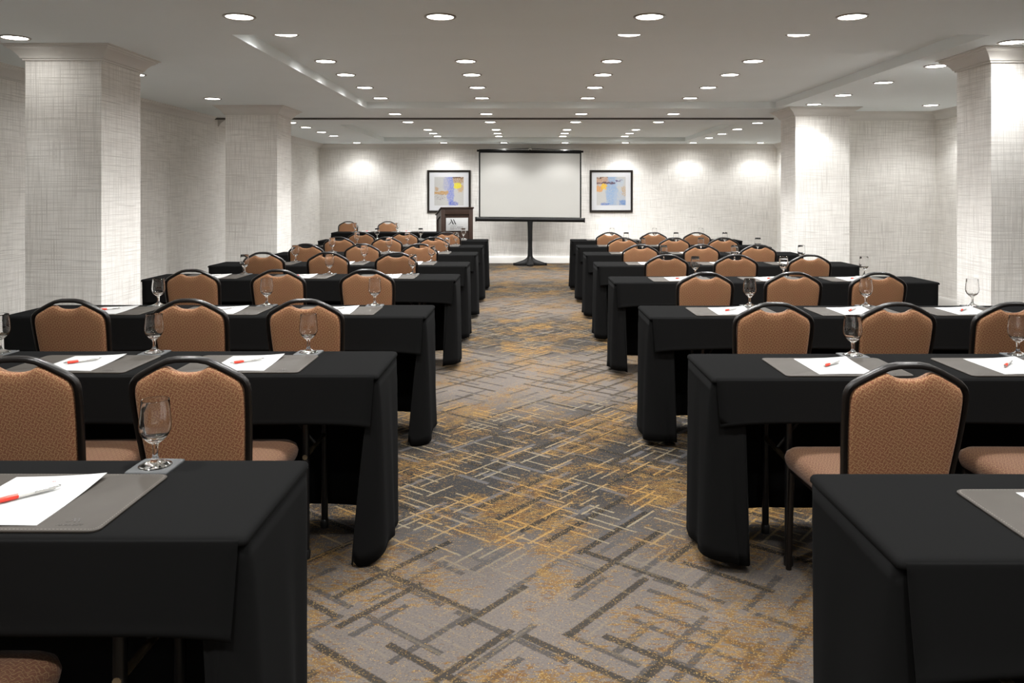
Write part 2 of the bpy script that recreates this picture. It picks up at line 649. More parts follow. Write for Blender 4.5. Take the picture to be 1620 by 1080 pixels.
trim_i = 1
for path, closed, side in (([(XL, YF), (XL, 10.72)], False, -1), ([(XL, 11.02), (XL, YB), (XR, YB), (XR, 10.24)], False, -1),
                           ([(3.93, 10.10), (XR, 10.10), (XR, YF)], False, -1)):
    bm = bmesh.new()
    sweep(bm, path, CROWN, closed, side)
    struct('trim_%d' % trim_i, bm, 'trim', 22)
    trim_i += 1
for nm, path in (('baseboard_left', [(XL, YF), (XL, YB - 0.02)]), ('baseboard_back', [(XL, YB), (XR, YB)]),
                 ('baseboard_right', [(XR, YB - 0.02), (XR, 10.24)]), ('baseboard_alcove', [(3.93, 10.10), (XR, 10.10), (XR, YF)])):
    bm = bmesh.new()
    sweep(bm, path, BASE, False, -1, up=True)
    struct(nm, bm, 'trim', 40)

# folding-wall track across the ceiling
bm = bmesh.new()
box(bm, XL, 3.42, 10.84, 10.90, SOFFIT - 0.022, SOFFIT + 0.003, 0.003)
box(bm, XL, 3.42, 10.93, 10.96, SOFFIT - 0.012, SOFFIT + 0.003, 0.002)
struct('trim_%d' % trim_i, bm, 'track')
trim_i += 1

# square pillars with crown and base
for (x0, x1, y0, y1) in ((-3.54, -3.0, 5.60, 6.17), (-3.56, -2.945, 9.40, 9.96), (3.36, 3.92, 5.69, 6.14), (3.276, 3.93, 9.56, 10.10)):
    bm = bmesh.new()
    box(bm, x0, x1, y0, y1, 0.0, SOFFIT)
    c = struct('column', bm, 'wall')
    loop = [(x0, y0), (x1, y0), (x1, y1), (x0, y1)]
    bm = bmesh.new()
    sweep(bm, loop, CROWN, True, -1)
    o = link('crown', mesh_of('crown', bm, 'trim', 22), c)
    bm = bmesh.new()
    sweep(bm, loop, BASE, True, -1, up=True)
    link('base', mesh_of('base', bm, 'trim', 40), c)

# ------------------------------------------------------------------ downlights
bm = bmesh.new()
lathe(bm, [(0.078, 0.004), (0.078, -0.003), (0.081, -0.007), (0.090, -0.007), (0.096, -0.002), (0.096, 0.0)], 40)
for f in bm.faces:
    f.normal_flip()
RING_ME = mesh_of('trim_ring', bm, 'ring', 35)
bm = bmesh.new()
lathe(bm, [(0.0, -0.004), (0.05, -0.0038), (0.0785, -0.002)], 40)
for f in bm.faces:
    f.normal_flip()
LENS_ME = mesh_of('lens', bm, 'lens', 60)
for p in LENS_ME.polygons:
    if p.normal.z > 0:
        p.flip()
spot = bpy.data.lights.new('downlight_beam', 'SPOT')
spot.energy = SPOT_W
spot.color = LIGHT_COL
spot.spot_size = math.radians(SPOT_DEG)
spot.spot_blend = SPOT_BLEND
spot.shadow_soft_size = 0.06
glow = bpy.data.lights.new('downlight_glow', 'AREA')
glow.shape = 'DISK'
glow.size = 0.155
glow.energy = GLOW_W
glow.color = LIGHT_COL
glow.spread = math.radians(150)

ORD = ['first', 'second', 'third', 'fourth', 'fifth', 'sixth', 'seventh', 'eighth', 'ninth']


def dim_copy(d, f):
    c = d.copy()
    c.energy = d.energy * f
    return c


LEFT_DIM = (dim_copy(spot, 0.75), dim_copy(glow, 0.4))     # narrow-beam lamps along the left wall
LEFT_DIM[0].spot_size = math.radians(84)
LEFT_DIM[0].spot_blend = 0.8
FACE_DIM = (dim_copy(spot, 0.35), dim_copy(glow, 0.06))     # narrow lamps right in front of the left pillars
FACE_DIM[0].spot_size = math.radians(64)
FACE_DIM[0].spot_blend = 0.9
PILLAR_DIM = (dim_copy(spot, 0.5), dim_copy(glow, 0.3))     # lamps that stand close to a pillar or a wall
PILLAR_DIM[0].spot_size = math.radians(126)
PILLAR_DIM[0].spot_blend = 0.5


def downlight(x, y, z, label, group, dim=None):
    t = thing('recessed_downlight', label, 'ceiling light', (x, y, z), 0, group)
    link('trim_ring', RING_ME, t)
    link('lens', LENS_ME, t)
    s = bpy.data.objects.new('beam', dim[0] if dim else spot)
    COL.objects.link(s)
    s.parent = t
    s.location = (0, 0, -0.016)
    g = bpy.data.objects.new('glow', dim[1] if dim else glow)
    COL.objects.link(g)
    g.parent = t
    g.location = (0, 0, -0.008)
    return t


CX = (-1.69, -0.5, 0.74, 1.94)
CW = ('leftmost', 'second from left', 'third from left', 'rightmost')
for x, cw in zip(CX, CW):
    downlight(x, 4.68, SOFFIT, 'big recessed downlight, %s of four in the row before the near ceiling tray' % cw, 'downlights before the near tray')
for x, cw in zip(CX, CW):
    downlight(x, 10.30, SOFFIT, 'recessed downlight, %s of four just before the dark ceiling track' % cw, 'downlights before the ceiling track')
for x, cw in zip(CX, CW):
    downlight(x, 11.45, SOFFIT, 'recessed downlight, %s of four just beyond the dark ceiling track' % cw, 'downlights beyond the ceiling track')
for r, y in enumerate((5.58, 6.71, 7.47, 8.35, 9.27)):
    for x, cw in zip(CX, CW):
        if r == 0 and x == CX[1]:
            continue
        if r == 0:
            cw = {CX[0]: 'leftmost', CX[2]: 'middle', CX[3]: 'rightmost'}[x]
        downlight(x, y, TRAY, 'recessed downlight, %s in the %s row of the near ceiling tray' % (cw, ORD[r]), 'downlights in the near ceiling tray')
for r, y in enumerate((13.78, 14.6, 15.3)):
    for x, cw in zip(CX, CW):
        downlight(x, y, TRAY, 'small recessed downlight, %s in the %s row of the far ceiling tray' % (cw, ORD[r]), 'downlights in the far ceiling tray')
for i, x in enumerate((-3.4, -1.64, -0.42, 0.82, 2.04, 3.42, 4.78)):
    downlight(x, 16.02, SOFFIT, 'small recessed downlight, %s from left of seven along the back wall' % ORD[i], 'downlights along the back wall', PILLAR_DIM)
for i, y in enumerate((11.55, 12.35, 13.3, 14.15)):
    downlight(-3.42, y, SOFFIT, 'small recessed downlight, %s of four behind the far left pillar' % ORD[i], 'downlights behind the far left pillar', LEFT_DIM)
for i, y in enumerate((11.6, 12.7, 13.7, 14.65)):
    downlight(3.42, y, SOFFIT, 'small recessed downlight, %s of four behind the far right pillar' % ORD[i], 'downlights behind the far right pillar')
for y, lb in ((5.30, 'recessed downlight right in front of the near left pillar'), (6.93, 'recessed downlight just behind the near left pillar'),
              (8.66, 'recessed downlight in front of the far left pillar')):
    downlight(-3.42, y, SOFFIT, lb, 'downlights along the left pillars', FACE_DIM if 'front' in lb else LEFT_DIM)
for y, lb in ((5.46, 'recessed downlight right in front of the near right pillar'), (6.47, 'recessed downlight just behind the near right pillar'),
              (7.42, 'recessed downlight, second behind the near right pillar'), (8.36, 'recessed downlight, third behind the near right pillar'),
              (9.20, 'recessed downlight right in front of the far right pillar')):
    downlight(3.37, y, SOFFIT, lb, 'downlights along the right pillars', PILLAR_DIM if 'front' in lb else None)
downlight(4.78, 9.30, SOFFIT, 'recessed downlight alone in the alcove beside the far right pillar', 'downlights along the right pillars', PILLAR_DIM)
for y in (3.4, 1.9, 0.3, -1.5):
    for x in CX:
        downlight(x, y, SOFFIT, 'recessed downlight in the ceiling above and behind the camera', 'downlights above the camera')
for y in (3.6, 1.2, -1.2):
    for x in (-3.42, 3.37):
        downlight(x, y, SOFFIT, 'recessed downlight in the ceiling above and behind the camera', 'downlights above the camera', LEFT_DIM if x < 0 else None)


# ------------------------------------------------------------------ projection screen
def roll(bm, k=-0.0095):
    for v in bm.verts:
        v.co.z += k * v.co.x


SY = 15.95
scr = thing('projection_screen', 'large blank white projection screen on a black pedestal by the back wall', 'projection screen', (0.11, SY, 0))
HW = 1.035
bm = bmesh.new()
box(bm, -HW, HW, -0.002, 0.002, 0.965, 2.30)
roll(bm)
link('screen_border', mesh_of('screen_border', bm, 'black'), scr)
bm = bmesh.new()
box(bm, -HW + 0.03, HW - 0.03, -0.005, -0.0025, 0.975, 2.265)
roll(bm)
link('screen_surface', mesh_of('screen_surface', bm, 'screen'), scr)
bm = bmesh.new()
box(bm, -1.075, 1.075, -0.025, 0.02, 2.285, 2.325, 0.006)
roll(bm)
link('top_bar', mesh_of('top_bar', bm, 'black', 30), scr)
bm = bmesh.new()
prof = [(0.045 * math.cos(a), 0.042 * math.sin(a)) for a in [2 * math.pi * k / 14 for k in range(14)]]
loft(bm, [[(x, py, 0.922 + pz) for py, pz in prof] for x in (-1.09, 1.09)], True, True, True)
for s in (-1, 1):
    box(bm, s * 1.095 - 0.012, s * 1.095 + 0.012, -0.05, 0.05, 0.875, 0.969, 0.004)
bmesh.ops.recalc_face_normals(bm, faces=bm.faces)
roll(bm)
link('roller_case', mesh_of('roller_case', bm, 'black', 40), scr)
bm = bmesh.new()
tube(bm, [(0, 0.03, 0.86), (0, 0.03, 2.36)], 0.014, 12)
link('upright_rod', mesh_of('upright_rod', bm, 'black', 40), scr)
bm = bmesh.new()
lathe(bm, [(0.0, 2.335), (0.03, 2.337), (0.034, 2.36), (0.02, 2.375), (0.013, 2.40), (0.010, 2.425), (0.0, 2.43)], 14, 0, 0.01)
link('hook', mesh_of('hook', bm, 'chrome', 40), scr)
bm = bmesh.new()
for s in (-1, 1):
    tube(bm, [(s * 0.02, 0, 2.355), (s * 0.55, 0, 2.338), (s * 1.03, 0, 2.327)], 0.006, 6)
roll(bm)
link('hanging_wire', mesh_of('hanging_wire', bm, 'black', 60), scr)
bm = bmesh.new()
rings = []
for z, lo, hi in ((0.90, 0.055, 0.055), (0.70, 0.048, 0.048), (0.40, 0.044, 0.044), (0.20, 0.047, 0.05), (0.165, 0.05, 0.06), (0.13, 0.055, 0.10), (0.10, 0.06, 0.16),
                  (0.07, 0.07, 0.25), (0.05, 0.075, 0.31), (0.03, 0.075, 0.315), (0.0, 0.07, 0.315)):
    ring = []
    for k in range(48):
        a = 2 * math.pi * k / 48
        best = 0
        for la in (182, -2, 270, 90):
            d = math.cos(a - math.radians(la))
            best = max(best, max(0, d) ** 9)
        r = lo + (hi - lo) * best
        ring.append((r * math.cos(a), r * 0.85 * math.sin(a), z))
    rings.append(ring)
loft(bm, rings, True, True, True)
bmesh.ops.recalc_face_normals(bm, faces=bm.faces)
link('pedestal', mesh_of('pedestal', bm, 'black', 50), scr)
for s in (-1, 1):
    bm = bmesh.new()
    lathe(bm, [(0.0, 0.0), (0.024, 0.0), (0.028, 0.012), (0.028, 0.045), (0.02, 0.052), (0.0, 0.053)], 14, s * 0.315, 0)
    link('foot', mesh_of('foot', bm, 'black', 40), scr)


# ------------------------------------------------------------------ framed pictures
def picture(x0, x1, z0, z1, mat, label):
    t = thing('framed_picture', label, 'picture', ((x0 + x1) / 2, YB, z0), 0, 'framed prints on the back wall')
    W, H = x1 - x0, z1 - z0
    fw = 0.042
    bm = bmesh.new()
    prof = [(0.0, 0.0), (0.0, -0.03), (0.006, -0.036), (0.032, -0.032), (fw, -0.020), (fw, 0.0)]
    rings = [[(-W / 2 + d, y, d), (W / 2 - d, y, d), (W / 2 - d, y, H - d), (-W / 2 + d, y, H - d)] for d, y in prof]
    loft(bm, rings, True)
    bmesh.ops.recalc_face_normals(bm, faces=bm.faces)
    link('frame', mesh_of('frame', bm, 'pframe', 40), t)
    bm = bmesh.new()
    box(bm, -W / 2 + fw - 0.005, W / 2 - fw + 0.005, -0.014, -0.004, fw - 0.005, H - fw + 0.005)
    link('mount', mesh_of('mount', bm, 'mat'), t)
    m = W * 0.162
    bm = bmesh.new()
    a, b, c, d = -W / 2 + m, W / 2 - m, H * 0.165, H * 0.84
    box(bm, a, b, -0.0155, -0.0142, c, d)
    me = mesh_of('print', bm, mat)
    uv = me.uv_layers.new(name='UVMap')
    for li, l in enumerate(me.loops):
        co = me.vertices[l.vertex_index].co
        uv.data[li].uv = ((co.x - a) / (b - a), (co.z - c) / (d - c))
    link('print', me, t)


PX = 16.46 / FPX
picture((676 - 830) * PX, (744.5 - 830) * PX, EYE - (336 - 308) * PX, EYE + (308 - 269) * PX, 'print_a',
        'framed square abstract print in violet and yellow, above the lectern')
picture((933 - 830) * PX, (1001 - 830) * PX, EYE - (335.5 - 308) * PX, EYE + (308 - 269) * PX, 'print_b',
        'framed square abstract print in pale blue and orange, beside the projection screen')

# ------------------------------------------------------------------ lectern
LW, LD, LHF, LHB = 0.62, 0.46, 1.165, 1.03
lec = thing('lectern', 'dark walnut lectern with a silver plaque, facing the rows of tables', 'lectern', (-1.285, 15.05, 0), math.radians(18))


def slanted(bm, x0, x1, y0, y1, z0, zf, zb):
    """box whose top slopes from zf at y0 to zb at y1"""
    vs = [bm.verts.new(p) for p in ((x0, y0, z0), (x1, y0, z0), (x1, y1, z0), (x0, y1, z0), (x0, y0, zf), (x1, y0, zf), (x1, y1, zb), (x0, y1, zb))]
    for q in ((3, 2, 1, 0), (4, 5, 6, 7), (0, 1, 5, 4), (1, 2, 6, 5), (2, 3, 7, 6), (3, 0, 4, 7)):
        bm.faces.new([vs[i] for i in q])


bm = bmesh.new()
slanted(bm, -LW / 2 + 0.02, LW / 2 - 0.02, 0.02, LD, 0.06, LHF - 0.02, LHB - 0.02)
link('body', mesh_of('body', bm, 'wood'), lec)
bm = bmesh.new()
for (x0, x1, z0, z1) in ((-LW / 2, -LW / 2 + 0.075, 0.06, LHF - 0.005), (LW / 2 - 0.075, LW / 2, 0.06, LHF - 0.005),
                         (-LW / 2 + 0.075, LW / 2 - 0.075, LHF - 0.115, LHF - 0.005), (-LW / 2 + 0.075, LW / 2 - 0.075, 0.06, 0.17)):
    box(bm, x0, x1, 0.0, 0.021, z0, z1, 0.003)
link('front_panel', mesh_of('front_panel', bm, 'wood', 30), lec)
for s in (-1, 1):
    bm = bmesh.new()
    xa, xb = (-LW / 2, -LW / 2 + 0.021) if s < 0 else (LW / 2 - 0.021, LW / 2)
    k = (LHB - LHF) / LD
    f = lambda y: LHF - 0.012 + k * y
    slanted(bm, xa, xb, 0.02, 0.085, 0.06, f(0.02), f(0.085))
    slanted(bm, xa, xb, LD - 0.065, LD, 0.06, f(LD - 0.065), f(LD))
    slanted(bm, xa, xb, 0.085, LD - 0.065, 0.06, 0.17, 0.17)
    y0, y1 = 0.085, LD - 0.065
    vs = [bm.verts.new(p) for p in ((xa, y0, f(y0) - 0.10), (xb, y0, f(y0) - 0.10), (xb, y1, f(y1) - 0.10), (xa, y1, f(y1) - 0.10),
                                    (xa, y0, f(y0)), (xb, y0, f(y0)), (xb, y1, f(y1)), (xa, y1, f(y1)))]
    for q in ((3, 2, 1, 0), (4, 5, 6, 7), (0, 1, 5, 4), (1, 2, 6, 5), (2, 3, 7, 6), (3, 0, 4, 7)):
        bm.faces.new([vs[i] for i in q])
    link('side_panel', mesh_of('side_panel', bm, 'wood', 30), lec)
bm = bmesh.new()
vs = []
x0, x1, y0, y1 = -LW / 2 - 0.018, LW / 2 + 0.018, -0.018, LD + 0.018
k = (LHB - LHF) / LD
lo = [(x0, y0, LHF - 0.004 - k * 0.018), (x1, y0, LHF - 0.004 - k * 0.018), (x1, y1, LHB - 0.004 + k * 0.018), (x0, y1, LHB - 0.004 + k * 0.018)]
loft(bm, [lo, [(p[0], p[1], p[2] + 0.026) for p in lo]], True, True, True)
bmesh.ops.bevel(bm, geom=list(bm.edges), offset=0.005, segments=2, affect='EDGES')
link('top', mesh_of('top', bm, 'wood', 30), lec)
bm = bmesh.new()
box(bm, -LW / 2 - 0.012, LW / 2 + 0.012, -0.012, LD + 0.012, 0.0, 0.075, 0.006)
link('plinth', mesh_of('plinth', bm, 'wood', 30), lec)
PZ0, PZ1 = 0.738, 0.985
bm = bmesh.new()
box(bm, -0.215, 0.215, 0.004, 0.0195, PZ0, PZ1, 0.002)
plq = link('plaque', mesh_of('plaque', bm, 'plaque', 30), lec)
plq['label'] = 'silver plaque with a black emblem'


def emblem(bm, cx, cz, s, y, th=0.0012, flat=False):
    """two slanted bars with a thin tail sweeping down on the left; s = height"""
    def poly(pts):
        f0 = [bm.verts.new((cx + a * s, y, cz + b * s) if not flat else (cx + a * s, cz + b * s, y)) for a, b in pts]
        f1 = [bm.verts.new((cx + a * s, y - th, cz + b * s) if not flat else (cx + a * s, cz + b * s, y + th)) for a, b in pts]
        n = len(pts)
        bm.faces.new(f0)
        bm.faces.new(list(reversed(f1)))
        for i in range(n):
            j = (i + 1) % n
            bm.faces.new((f0[j], f0[i], f1[i], f1[j]))
    poly([(-0.24, 1.0), (-0.06, 1.0), (0.42, 0.07), (0.18, 0.07)])
    poly([(0.22, 1.0), (0.38, 1.0), (0.84, 0.07), (0.62, 0.07)])
    poly([(-0.20, 0.62), (-0.06, 0.48), (-0.22, 0.26), (-0.42, 0.07), (-0.55, 0.0), (-0.62, 0.02), (-0.60, 0.10), (-0.46, 0.16), (-0.30, 0.34)])
    bmesh.ops.recalc_face_normals(bm, faces=bm.faces)


bm = bmesh.new()
emblem(bm, -0.105, 0.855, 0.105, 0.0038)
link('emblem', mesh_of('emblem', bm, 'ink'), plq)
me = text_mesh('lettering', 'MARRIOTT', 0.026, 'plaque', 0.001, 'LEFT')
me.materials.clear()
me.materials.append(plain('grey_ink', lin(120, 120, 120), 0.6))
o = link('lettering', me, plq, (-0.13, 0.0033, 0.836))
o.rotation_euler = (math.pi / 2, 0, 0)
# two further lines too small to read in the photograph: rows of letter-sized strokes
rnd = random.Random(4)
bm = bmesh.new()
for zc, words in ((0.808, (6, 7)), (0.776, (7, 5))):
    x = -0.13
    for wn in words:
        for k in range(wn):
            hgt, wd = 0.017, 0.003
            kind = rnd.randrange(3)
            box(bm, x, x + wd, 0.0028, 0.0039, zc - hgt / 2, zc + hgt / 2)
            if kind != 1:
                box(bm, x + 0.009, x + 0.009 + wd, 0.0028, 0.0039, zc - hgt / 2, zc + hgt / 2)
            zz = zc + (hgt / 2 - wd if kind else -wd / 2)
            box(bm, x + wd, x + 0.009, 0.0028, 0.0039, zz, zz + wd)
            x += 0.0185
        x += 0.016
link('small_lettering', mesh_of('small_lettering', bm, 'ink'), plq)


# ------------------------------------------------------------------ tables and cloths
TD = 0.457


def cloth_mesh(L, D, seed, wt=0.11, wb=0.12, tail=0.0, flare=0.02, flap=0.195, bottom=0.035):
    """local: aisle end at x=0, x grows to the far end, y=0 near side ... D far side"""
    rnd = random.Random(seed)
    bm = bmesh.new()
    zt = TABLE_Z
    ph = [rnd.uniform(0, 6.28) for _ in range(6)]

    def edge_point(seg, t, rad, grow):
        x0, x1, y0, y1 = -grow, L + grow, -grow, D + grow
        return x0, x1, y0, y1

    # ---- skirt: wrap, aisle end, back, far end, wrap  (path parameter list)
    path = []   # entries (kind, s)
    nW, nE, nB = 8, 30, 44
    for k in range(nW):
        path.append(('w0', 1 - k / nW))
    for k in range(nE + 1):
        path.append(('e0', 0.5 - 0.5 * math.cos(math.pi * k / nE)))
    for k in range(1, nB):
        path.append(('b', k / nB))
    for k in range(nE + 1):
        path.append(('e1', 0.5 + 0.5 * math.cos(math.pi * k / nE)))
    for k in range(1, nW + 1):
        path.append(('w1', k / nW))
    rows = 15
    rings = []
    for j in range(rows):
        t = j / (rows - 1)
        ring = []
        tt = max(0.0, (t - 0.02))
        g = 0.004 + flare * tt ** 0.8
        rc = 0.014 + 0.085 * tt ** 0.7
        for kind, s in path:
            bz = bottom
            if kind == 'w0':
                wdt = wt + (wb - wt) * t
                x = rc + max(0.0, wdt - rc) * s - g * (1 - s)
                y = 0.008 + 0.006 * s + 0.01 * math.sin(9 * s + ph[0]) * t * s
                bz = bottom - tail * s
                if x < rc:
                    x = rc
            elif kind == 'w1':
                wdt = wt + (wb - wt) * t
                x = L - (rc + max(0.0, wdt - rc) * s - g * (1 - s))
                y = 0.008 + 0.006 * s
                if x > L - rc:
                    x = L - rc
            elif kind in ('e0', 'e1'):
                yy = s * D
                # rounded corners growing towards the hem
                if yy < rc:
                    q = 1 - yy / rc
                    off = rc * (1 - math.sqrt(max(0.0, 1 - q * q)))
                    ynew = yy
                elif yy > D - rc:
                    q = 1 - (D - yy) / rc
                    off = rc * (1 - math.sqrt(max(0.0, 1 - q * q)))
                    ynew = yy
                else:
                    off = 0.0
                    ynew = yy
                fold = 0.008 * math.sin(13 * yy / D * 0.9 + ph[1]) + 0.003 * math.sin(23 * yy / D + ph[2])
                fold *= tt ** 1.2
                sink = -0.006 * math.exp(-((t - 0.035) / 0.03) ** 2)
                xo = -g + off + fold * min(1, 3 * s) * min(1, 3 * (1 - s)) - sink
                y = 0.008 + ynew * (D - 0.008) / D
                x = xo if kind == 'e0' else L - xo
                bz = bottom + 0.012 * math.sin(5 * s + ph[3])
                if kind == 'e0' and s < 0.25:
                    bz -= tail * (1 - s / 0.25)
            else:
                x = rc + (L - 2 * rc) * s
                y = D + g + 0.012 * math.sin(30 * s + ph[4]) * tt ** 1.2
                bz = bottom + 0.03 + 0.01 * math.sin(9 * s + ph[5])
            z = zt - 0.010 - (zt - 0.010 - bz) * t
            ring.append((x, y, z))
        rings.append(ring)
    loft(bm, rings, closed=False)

    # ---- top with a soft rim
    per = rrect(0.0, L, 0.0, D, 0.012, 3)
    cx, cy = L / 2, D / 2

    def inset(d, z):
        return [(cx + (x - cx) * (1 - 2 * d / L), cy + (y - cy) * (1 - 2 * d / D), z) for x, y in per]
    rim = [inset(-0.005, zt - 0.018), inset(-0.0045, zt - 0.010), inset(-0.001, zt - 0.004), inset(0.006, zt - 0.001), inset(0.02, zt)]
    loft(bm, rim, True, False, True)

    # ---- short flap on the near side
    nF = 60
    rings = []
    rr = [0.0, 0.004, 0.012, 0.03, 0.06, 0.09, 0.12, 0.15, flap - 0.016, flap - 0.012, flap - 0.0085, flap - 0.001]
    for d in rr:
        ring = []
        q = d / flap
        for k in range(nF + 1):
            s = k / nF
            ex = 0.010 + 0.014 * q
            x = ex + (L - 2 * ex) * s
            sag = 0.004 * math.sin(7 * s + ph[0]) * q + 0.008 * q * math.exp(-s / 0.03) + 0.008 * q * math.exp(-(1 - s) / 0.03)
            yy = -0.005 - 0.010 * q + 0.004 * math.sin(18 * s + ph[3]) * q
            if abs(d - (flap - 0.012)) < 1e-6:
                yy -= 0.0012
            y = yy if d > 0.003 else -0.003
            z = zt - 0.006 - d - sag - 0.010 * q * math.exp(-s / 0.06)
            ring.append((x, y, z))
        rings.append(ring)
    loft(bm, rings, closed=False)
    bmesh.ops.recalc_face_normals(bm, faces=bm.faces)
    return bm


def table_parts(root, L, D, s):
    """folding table under the cloth; s mirrors x"""
    def bx(*a, **k):
        bm = bmesh.new()
        x0, x1 = a[0] * s, a[1] * s
        box(bm, min(x0, x1), max(x0, x1), *a[2:], **k)
        return bm
    link('tabletop', mesh_of('tabletop', bx(0.012, L - 0.012, 0.018, D - 0.008, 0.700, 0.732, bev=0.004), 'tabletop', 30), root)
    for xe in ((0.295 if s < 0 else 0.31), L - 0.31):
        for y in (0.09, D - 0.075):
            bm = bmesh.new()
            tube(bm, [(s * xe, y, 0.0), (s * xe, y, 0.02), (s * xe, y, 0.70)], 0.0145, 12)
            lathe(bm, [(0.0, 0.0), (0.018, 0.0), (0.019, 0.03), (0.0155, 0.036)], 12, s * xe, y)
            bmesh.ops.recalc_face_normals(bm, faces=bm.faces)
            link('leg', mesh_of('leg', bm, 'leg', 40), root)
        bm = bmesh.new()
        tube(bm, [(s * xe, 0.075, 0.40), (s * xe, D - 0.075, 0.40)], 0.010, 10)
        link('crossbar', mesh_of('crossbar', bm, 'bar', 40), root)
        bm = bmesh.new()
        xi = xe + (0.24 if xe < L / 2 else -0.24)
        tube(bm, [(s * xe, D / 2, 0.41), (s * xi, D / 2, 0.695)], 0.008, 8)
        link('brace', mesh_of('brace', bm, 'leg', 40), root)


SIDES = {
    'L': dict(s=-1, x=-0.563, far=[2.043, 3.466, 4.92, 6.85, 8.1, 9.51, 10.84, 12.23],
              L=[2.54, 2.54, 2.39, 2.54, 2.50, 2.34, 2.50, 2.52], txt='left of the aisle'),
    'R': dict(s=1, x=0.706, far=[1.945, 3.41, 4.89, 6.64, 8.1, 9.50, 10.84, 12.23],
              L=[2.54, 2.54, 2.54, 2.54, 2.54, 2.49, 2.54, 2.54], txt='right of the aisle'),
}
ROW = ['nearest row', 'second row', 'third row', 'fourth row', 'fifth row', 'sixth row', 'seventh row', 'last row']
FLAP = {'L': [0.182, 0.178, 0.19, 0.175, 0.185, 0.18, 0.19, 0.18], 'R': [0.21, 0.162, 0.175, 0.18, 0.17, 0.185, 0.18, 0.175]}
FOLDS = {('L', 0): (0.10, 0.06, 0.0), ('L', 1): (0.06, 0.0, 0.035), ('L', 2): (0.05, 0.03, 0.03), ('R', 0): (0.12, 0.14, 0.0),
         ('R', 1): (0.12, 0.14, 0.0), ('R', 2): (0.13, 0.15, 0.0)}
seed = 1
for key, sd in SIDES.items():
    for r in range(8):
        yn = sd['far'][r] - TD
        t = thing('folding_table', 'long folding table hidden under black cloth, %s %s' % (ROW[r], sd['txt']), 'table',
                  (sd['x'], yn, 0), 0, 'folding tables in rows')
        table_parts(t, sd['L'][r], TD, sd['s'])
        wt, wb, tail = FOLDS.get((key, r), (0.08, 0.10, 0.0))
        bm = cloth_mesh(sd['L'][r], TD, seed, wt, wb, tail, flap=FLAP[key][r])
        if sd['s'] < 0:
            for v in bm.verts:
                v.co.x = -v.co.x
            bmesh.ops.reverse_faces(bm, faces=bm.faces)
        o = link('tablecloth', mesh_of('tablecloth', bm, 'cloth', 75), None, (sd['x'], yn, 0))
        tag(o, 'black tablecloth hanging to the carpet, %s %s' % (ROW[r], sd['txt']), 'tablecloth', 'black tablecloths in rows')
        md = o.modifiers.new('thickness', 'SOLIDIFY')
        md.thickness = 0.0018
        md.offset = 0.0
        seed += 1

# head table beside the lectern
HX0, HX1, HYN, HYF = -3.50, -1.55, 14.28, 14.74
t = thing('folding_table', 'presenters\' folding table under black cloth, beside the lectern', 'table', (HX1, HYN, 0))
table_parts(t, HX1 - HX0, HYF - HYN, -1)
bm = cloth_mesh(HX1 - HX0, HYF - HYN, 99, 0.1, 0.1, 0.0, flare=0.06, flap=0.55)
for v in bm.verts:
    v.co.x = -v.co.x
bmesh.ops.reverse_faces(bm, faces=bm.faces)
o = link('tablecloth', mesh_of('tablecloth', bm, 'cloth', 75), None, (HX1, HYN, 0))
tag(o, 'black tablecloth on the presenters\' table beside the lectern', 'tablecloth')
md = o.modifiers.new('thickness', 'SOLIDIFY')
md.thickness = 0.0018
md.offset = 0.0

# ------------------------------------------------------------------ banquet chair
# local: y = 0 at the top of the back, chair faces +y
HALF = [(0.0, 0.900), (0.035, 0.899), (0.065, 0.893), (0.095, 0.880), (0.125, 0.864), (0.150, 0.850), (0.168, 0.838), (0.180, 0.825), (0.1865, 0.808),
        (0.188, 0.79), (0.187, 0.75), (0.183, 0.68), (0.177, 0.60), (0.171, 0.53), (0.166, 0.46), (0.165, 0.42)]


def lean(z):
    d = 0.90 - z
    return 0.21 * d + 0.05 * max(0.0, d - 0.2) ** 2


CH = thing('banquet_chair', '', 'chair', (0, 0, 0), 0, 'banquet chairs along the tables')
bm = bmesh.new()
full = [(-x, z) for x, z in reversed(HALF)] + HALF[1:]
P3 = [(x, lean(z), z) for x, z in full]
rings = []
n = len(P3)
prof = [(-0.008, -0.012), (0.004, -0.013), (0.0075, -0.008), (0.009, 0.0), (0.0075, 0.008), (0.004, 0.013), (-0.008, 0.012), (-0.0095, 0.006), (-0.0095, -0.006)]
for i, p in enumerate(P3):
    a = Vector(P3[max(0, i - 1)])
    b = Vector(P3[min(n - 1, i + 1)])
    tdir = (b - a).normalized()
    nrm = Vector((0, 1, 0.22)).normalized()
    out = nrm.cross(tdir).normalized()
    if out.dot(Vector((p[0], 0, p[2] - 0.6))) < 0:
        out = -out
    q = tdir.cross(out).normalized()
    if q.y < 0:
        q = -q
    rings.append([Vector(p) + out * u + q * v for u, v in prof])
loft(bm, rings, True, True, True)
bmesh.ops.recalc_face_normals(bm, faces=bm.faces)
link('back_frame', mesh_of('back_frame', bm, 'frame', 60), CH)

# padded back: outline inside the frame, with the grip gap under the crown
OH = [(0.0, 0.8555), (0.022, 0.8565), (0.042, 0.861), (0.058, 0.8695), (0.066, 0.8745), (0.074, 0.8755), (0.095, 0.868), (0.122, 0.853), (0.148, 0.838), (0.164, 0.826), (0.173, 0.808),
      (0.176, 0.785), (0.175, 0.73), (0.171, 0.66), (0.165, 0.59), (0.159, 0.52), (0.155, 0.47), (0.15, 0.455), (0.10, 0.450), (0.05, 0.450), (0.0, 0.450)]
outl = OH + [(-x, z) for x, z in reversed(OH[1:-1])]
bm = bmesh.new()
czz = 0.66


def ring_at(sc, dy):
    return [(x * sc, lean(czz + (z - czz) * sc) + dy, czz + (z - czz) * sc) for x, z in outl]


